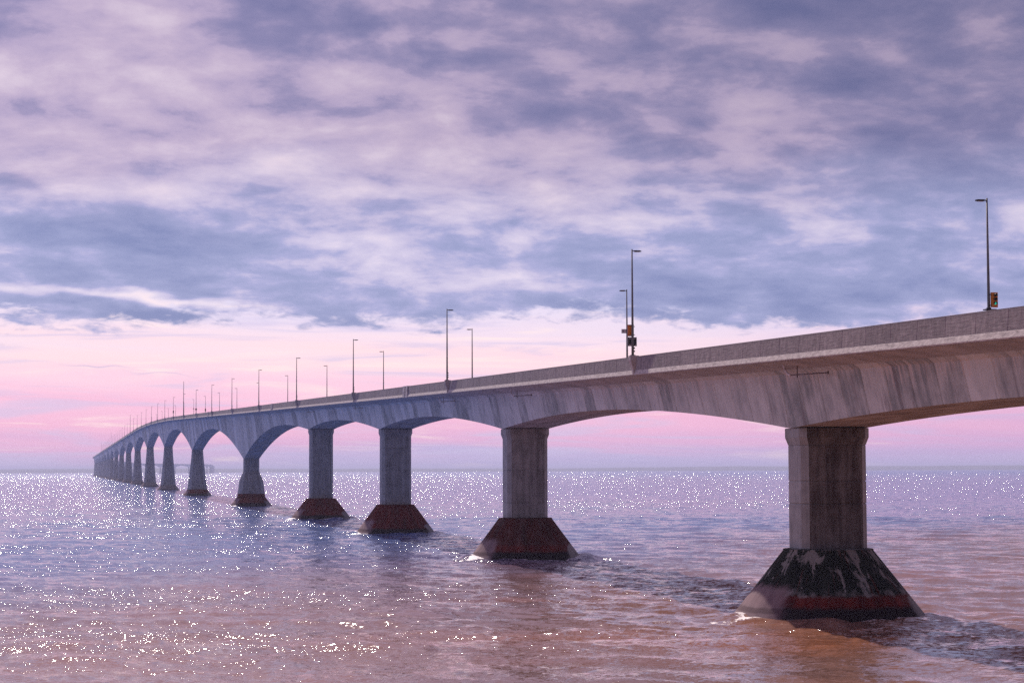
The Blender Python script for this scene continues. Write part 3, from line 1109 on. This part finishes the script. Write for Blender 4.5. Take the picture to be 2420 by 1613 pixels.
# ------------------------------------------------------------------ water
def build_water():
    rng = np.random.default_rng(11)
    # rings round the view point's foot: spacing grows with distance, the fan ahead is finest
    r = [6.0]
    while r[-1] < 60:
        r.append(r[-1] * 1.08)
    r = r[:-1]
    r += list(np.geomspace(60.0, 120.0, 90, endpoint=False))
    r += list(np.geomspace(120.0, 420.0, 330, endpoint=False))
    r += list(np.geomspace(420.0, 2500.0, 240, endpoint=False))
    r += list(np.geomspace(2500.0, 14000.0, 110, endpoint=False))
    r += list(np.geomspace(14000.0, 44000.0, 12))
    r = np.array(r)
    a_f = np.linspace(-math.radians(21), math.radians(21), 860)
    a_c = np.linspace(math.radians(21), 2 * math.pi - math.radians(21), 120)[1:-1]
    ang = np.concatenate([a_f, a_c])
    nr, na = len(r), len(ang)
    A, Rr = np.meshgrid(ang, r)
    jitter = np.ones_like(A)
    X = Rr * np.sin(A)
    Y = Rr * np.cos(A)
    dr = np.gradient(r)[:, None]
    dA = np.gradient(ang)[None, :]
    dA = np.abs(np.where(np.abs(dA) > 1, 0.05, dA))
    lat = Rr * dA
    Z = np.zeros_like(X)
    # chop from the left-ahead plus cross seas; waves shorter than the local spacing are left to the shader
    wind = math.radians(-155)
    for k in range(70):
        lam = float(np.exp(rng.uniform(math.log(1.6), math.log(17.0))))
        th = wind + rng.normal(0, 0.62)
        kx, ky = math.sin(th), math.cos(th)
        amp = 0.0055 * lam ** 0.62 * rng.uniform(0.5, 1.3)
        ph = rng.uniform(0, 2 * math.pi)
        # projected sample spacing along this wave's travel
        ux, uy = np.sin(A), np.cos(A)
        cr = np.abs(kx * ux + ky * uy)
        cl = np.sqrt(np.maximum(0, 1 - cr * cr))
        sp = cr * dr + cl * lat
        fade = np.clip((lam / np.maximum(sp, 1e-6) - 2.2) / 2.0, 0, 1)
        arg = 2 * math.pi / lam * (kx * X + ky * Y) + ph
        # narrow crests
        Z += amp * fade * (np.sin(arg) + 0.28 * np.sin(2 * arg + 1.57))
    foam = np.zeros_like(X)
    seedn = rng.uniform(0, 6.28, (10, 3))

    def lump(x, y, sc):
        v = np.zeros_like(x)
        for q in range(10):
            f = sc * (0.6 + 0.22 * q)
            v += np.sin(f * (x * math.cos(seedn[q, 0]) + y * math.sin(seedn[q, 0])) + seedn[q, 1]) * math.cos(seedn[q, 2])
        return v / 2.2

    for s, R in PIER_SPOTS[:10]:
        c = at(s, 0, 0)
        h = head(s)
        dx, dy = X - c[0], Y - c[1]
        m = (np.abs(dx) < 60) & (np.abs(dy) < 60)
        if not m.any():
            continue
        x_, y_ = dx[m], dy[m]
        lt = -x_ * math.cos(h) + y_ * math.sin(h)       # to the bridge's left
        al = x_ * math.sin(h) + y_ * math.cos(h)        # along the bridge
        d = np.sqrt(lt * lt + al * al)
        n1 = lump(X[m], Y[m], 1.1)
        # the current runs up on the cone and curls round it
        Z[m] += 0.34 * np.exp(-((d - R) / 1.3) ** 2) * (0.6 + 0.5 * n1) - 0.16 * np.exp(-((d - R - 3.2) / 1.6) ** 2)
        collar = np.exp(-np.maximum(d - R, 0) / 0.6) * (n1 > -0.5) * np.where(al < 1.0, 1.0, 0.4)
        trail = np.exp(-((al + 3.0 - 0.10 * lt + 0.9 * n1) / 1.0) ** 2) * (lt > R * 0.7) * np.exp(-(lt - R) / 12.0) * (n1 > -0.5)
        foam[m] = np.maximum(foam[m], np.clip(collar * 0.85 + trail * 0.7, 0, 1))
    co = np.stack([X, Y, Z], -1).reshape(-1, 3)
    i = np.arange(nr - 1)[:, None]
    j = np.arange(na)[None, :]
    j2 = (j + 1) % na
    quads = np.stack([i * na + j, i * na + j2, (i + 1) * na + j2, (i + 1) * na + j], -1).reshape(-1, 4)
    # centre fan
    co = np.concatenate([co, [[0, 0, 0]]])
    me = bpy.data.meshes.new('water')
    nq = len(quads)
    tri = np.stack([np.full(na, len(co) - 1), (np.arange(na) + 1) % na, np.arange(na)], -1)
    me.vertices.add(len(co))
    me.vertices.foreach_set('co', co.astype(np.float32).ravel())
    loops = np.concatenate([quads[:, ::-1].ravel(), tri.ravel()]).astype(np.int32)
    me.loops.add(len(loops))
    me.loops.foreach_set('vertex_index', loops)
    starts = np.concatenate([np.arange(nq) * 4, nq * 4 + np.arange(na) * 3]).astype(np.int32)
    me.polygons.add(nq + na)
    me.polygons.foreach_set('loop_start', starts)
    me.polygons.foreach_set('use_smooth', np.ones(nq + na, dtype=bool))
    me.update(calc_edges=True)
    # steeper ripples under the bridge, shaped in to deepen the deck's shadow band
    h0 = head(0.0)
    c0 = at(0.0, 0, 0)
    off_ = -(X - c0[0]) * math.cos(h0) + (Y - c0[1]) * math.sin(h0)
    chop_band = np.exp(-((off_ + 1.5 + 1.6 * lump(X, Y, 0.16)) / 6.5) ** 4) * (Y < 2500)
    aw = me.attributes.new('shadow_chop', 'FLOAT', 'POINT')
    aw.data.foreach_set('value', np.concatenate([chop_band.ravel(), [0]]).astype(np.float32))
    at_ = me.attributes.new('foam', 'FLOAT', 'POINT')
    at_.data.foreach_set('value', np.concatenate([foam.ravel(), [0]]).astype(np.float32))
    m, g, b = new_mat('sea_water')
    p = pos(g)
    x, y, z = g.split(p)
    dist = g.vmath('LENGTH', p)
    # muddy water inshore, clear blue offshore
    turb = g.noise(g.vec(x * 0.012, y * 0.006, 0.0), scale=1.0, detail=4.0, rough=0.55)
    off = g.step(y - x * 1.5 + (turb - 0.5) * 240.0, 120.0, 330.0)
    silt = g.noise(g.vec(x * 0.03, y * 0.055, 6.0), scale=1.0, detail=5.0, rough=0.6, dist=0.6)
    mud = g.ramp(silt, [(0.30, (0.21, 0.122, 0.102)), (0.52, (0.25, 0.126, 0.092)), (0.72, (0.33, 0.124, 0.052))])
    body = g.mix(off, mud, (0.070, 0.118, 0.30))
    body = g.mix(g.step(y, 320.0, 900.0), body, (0.055, 0.120, 0.36))
    # ripples: random slopes in three sizes, the finer ones nearshore
    patch = g.noise(g.vec(x * 0.010, y * 0.04, 4.0), scale=1.0, detail=4.0, rough=0.55, dist=0.4)
    gust = g.step(patch, 0.36, 0.66) * 0.75 + 0.55
    def slopes(sc, det, seed):
        c = g.noise(g.vec(x * 0.62, y, seed), scale=sc, detail=det, rough=0.55, color=True)
        cx, cy, _ = g.split(c)
        return cx - 0.5, cy - 0.5
    ax, ay = slopes(1.1, 3.0, 1.0)
    bx, by = slopes(4.2, 2.0, 7.0)
    cx, cy = slopes(9.5, 2.0, 4.0)
    farw = g.step(dist, 120.0, 800.0)
    farther = 1.0 - g.step(dist, 1500.0, 7000.0) * 0.45
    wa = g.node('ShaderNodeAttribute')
    wa.attribute_name = 'shadow_chop'
    shadow_chop = S(g, wa.outputs['Fac'])
    amp_a, amp_b = gust * (farw * farther * 2.5 + 0.42 + shadow_chop * 2.0), gust * (farw * farther * 1.2 + 0.65 + shadow_chop * 2.0)
    # the finest ripples: mostly slight, here and there steep
    amp_c = gust * 4.6
    ccx = cx * g.math('ABSOLUTE', cx) * amp_c
    ccy = cy * g.math('ABSOLUTE', cy) * amp_c
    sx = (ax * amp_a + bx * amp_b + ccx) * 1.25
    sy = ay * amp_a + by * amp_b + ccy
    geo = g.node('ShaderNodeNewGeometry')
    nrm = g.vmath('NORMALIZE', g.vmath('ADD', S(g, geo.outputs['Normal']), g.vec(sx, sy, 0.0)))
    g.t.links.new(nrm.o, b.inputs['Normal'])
    fa = g.node('ShaderNodeAttribute')
    fa.attribute_name = 'foam'
    fn = g.noise(g.vec(x * 1.0, y * 0.45, 3.0), scale=3.2, detail=6.0, rough=0.75)
    fm_ = g.step(S(g, fa.outputs['Fac']) * 1.2 + (fn - 0.5) * 2.4, 0.55, 1.05) * 0.85
    col = g.mix(fm_, body, (0.78, 0.74, 0.76))
    g.put(b.inputs['Base Color'], col)
    g.put(b.inputs['Roughness'], fm_ * 0.7 + 0.09 + g.step(dist, 500.0, 5000.0) * 0.10)
    b.inputs['IOR'].default_value = 1.6
    me.materials.append(m)
    o = bpy.data.objects.new('water', me)
    COL.objects.link(o)
    o['kind'] = 'structure'
    o['label'] = 'choppy sea, muddy brown inshore and glittering blue further out'
    return o


build_water()


# ------------------------------------------------------------------ far shore
def build_shore():
    rng = np.random.default_rng(5)
    n = 260
    azs = np.linspace(math.radians(-34), math.radians(34), n)
    ridge = np.zeros(n)
    for f, a in ((3, 5.0), (7, 3.5), (15, 2.0), (37, 1.2), (80, 0.7)):
        ridge += a * np.sin(f * azs * 3.0 + rng.uniform(0, 6.28))
    ridge = 27 + ridge * 0.7
    vs_, fs_ = [], []
    for k in range(n):
        for (rad, hgt) in ((13000, -0.5), (13060, 0.35), (13500, 0.75), (14300, 1.0), (16500, 0.0)):
            z = ridge[k] * hgt if hgt > 0 else hgt
            vs_.append((rad * math.sin(azs[k]), rad * math.cos(azs[k]), z))
    for k in range(n - 1):
        for j in range(4):
            fs_.append((k * 5 + j, k * 5 + j + 1, (k + 1) * 5 + j + 1, (k + 1) * 5 + j))
    o = obj('hills', vs_, fs_, M['hills'], smooth=True)
    o['kind'] = 'structure'
    o['label'] = 'low hazy wooded shore along the horizon'


build_shore()


# ------------------------------------------------------------------ haze over the sea
def build_haze():
    B = 46000.0
    o = MB().box((0, 0, 0), (2 * B, 2 * B, 2.0)).build('haze', None)
    me = o.data
    zs = [(-3.0 if v.co.z < 0 else 58.0) for v in me.vertices]
    for v, zz in zip(me.vertices, zs):
        v.co.z = zz
    m = bpy.data.materials.new('sea_haze')
    m.use_nodes = True
    t = m.node_tree
    t.nodes.clear()
    out = t.nodes.new('ShaderNodeOutputMaterial')
    vol = t.nodes.new('ShaderNodeVolumePrincipled')
    vol.inputs['Color'].default_value = (0.66, 0.70, 1.0, 1)
    vol.inputs['Density'].default_value = 1.0e-4
    vol.inputs['Anisotropy'].default_value = 0.2
    t.links.new(vol.outputs[0], out.inputs['Volume'])
    me.materials.clear()
    me.materials.append(m)
    o['kind'] = 'stuff'
    o['label'] = 'thin lavender sea haze'


build_haze()
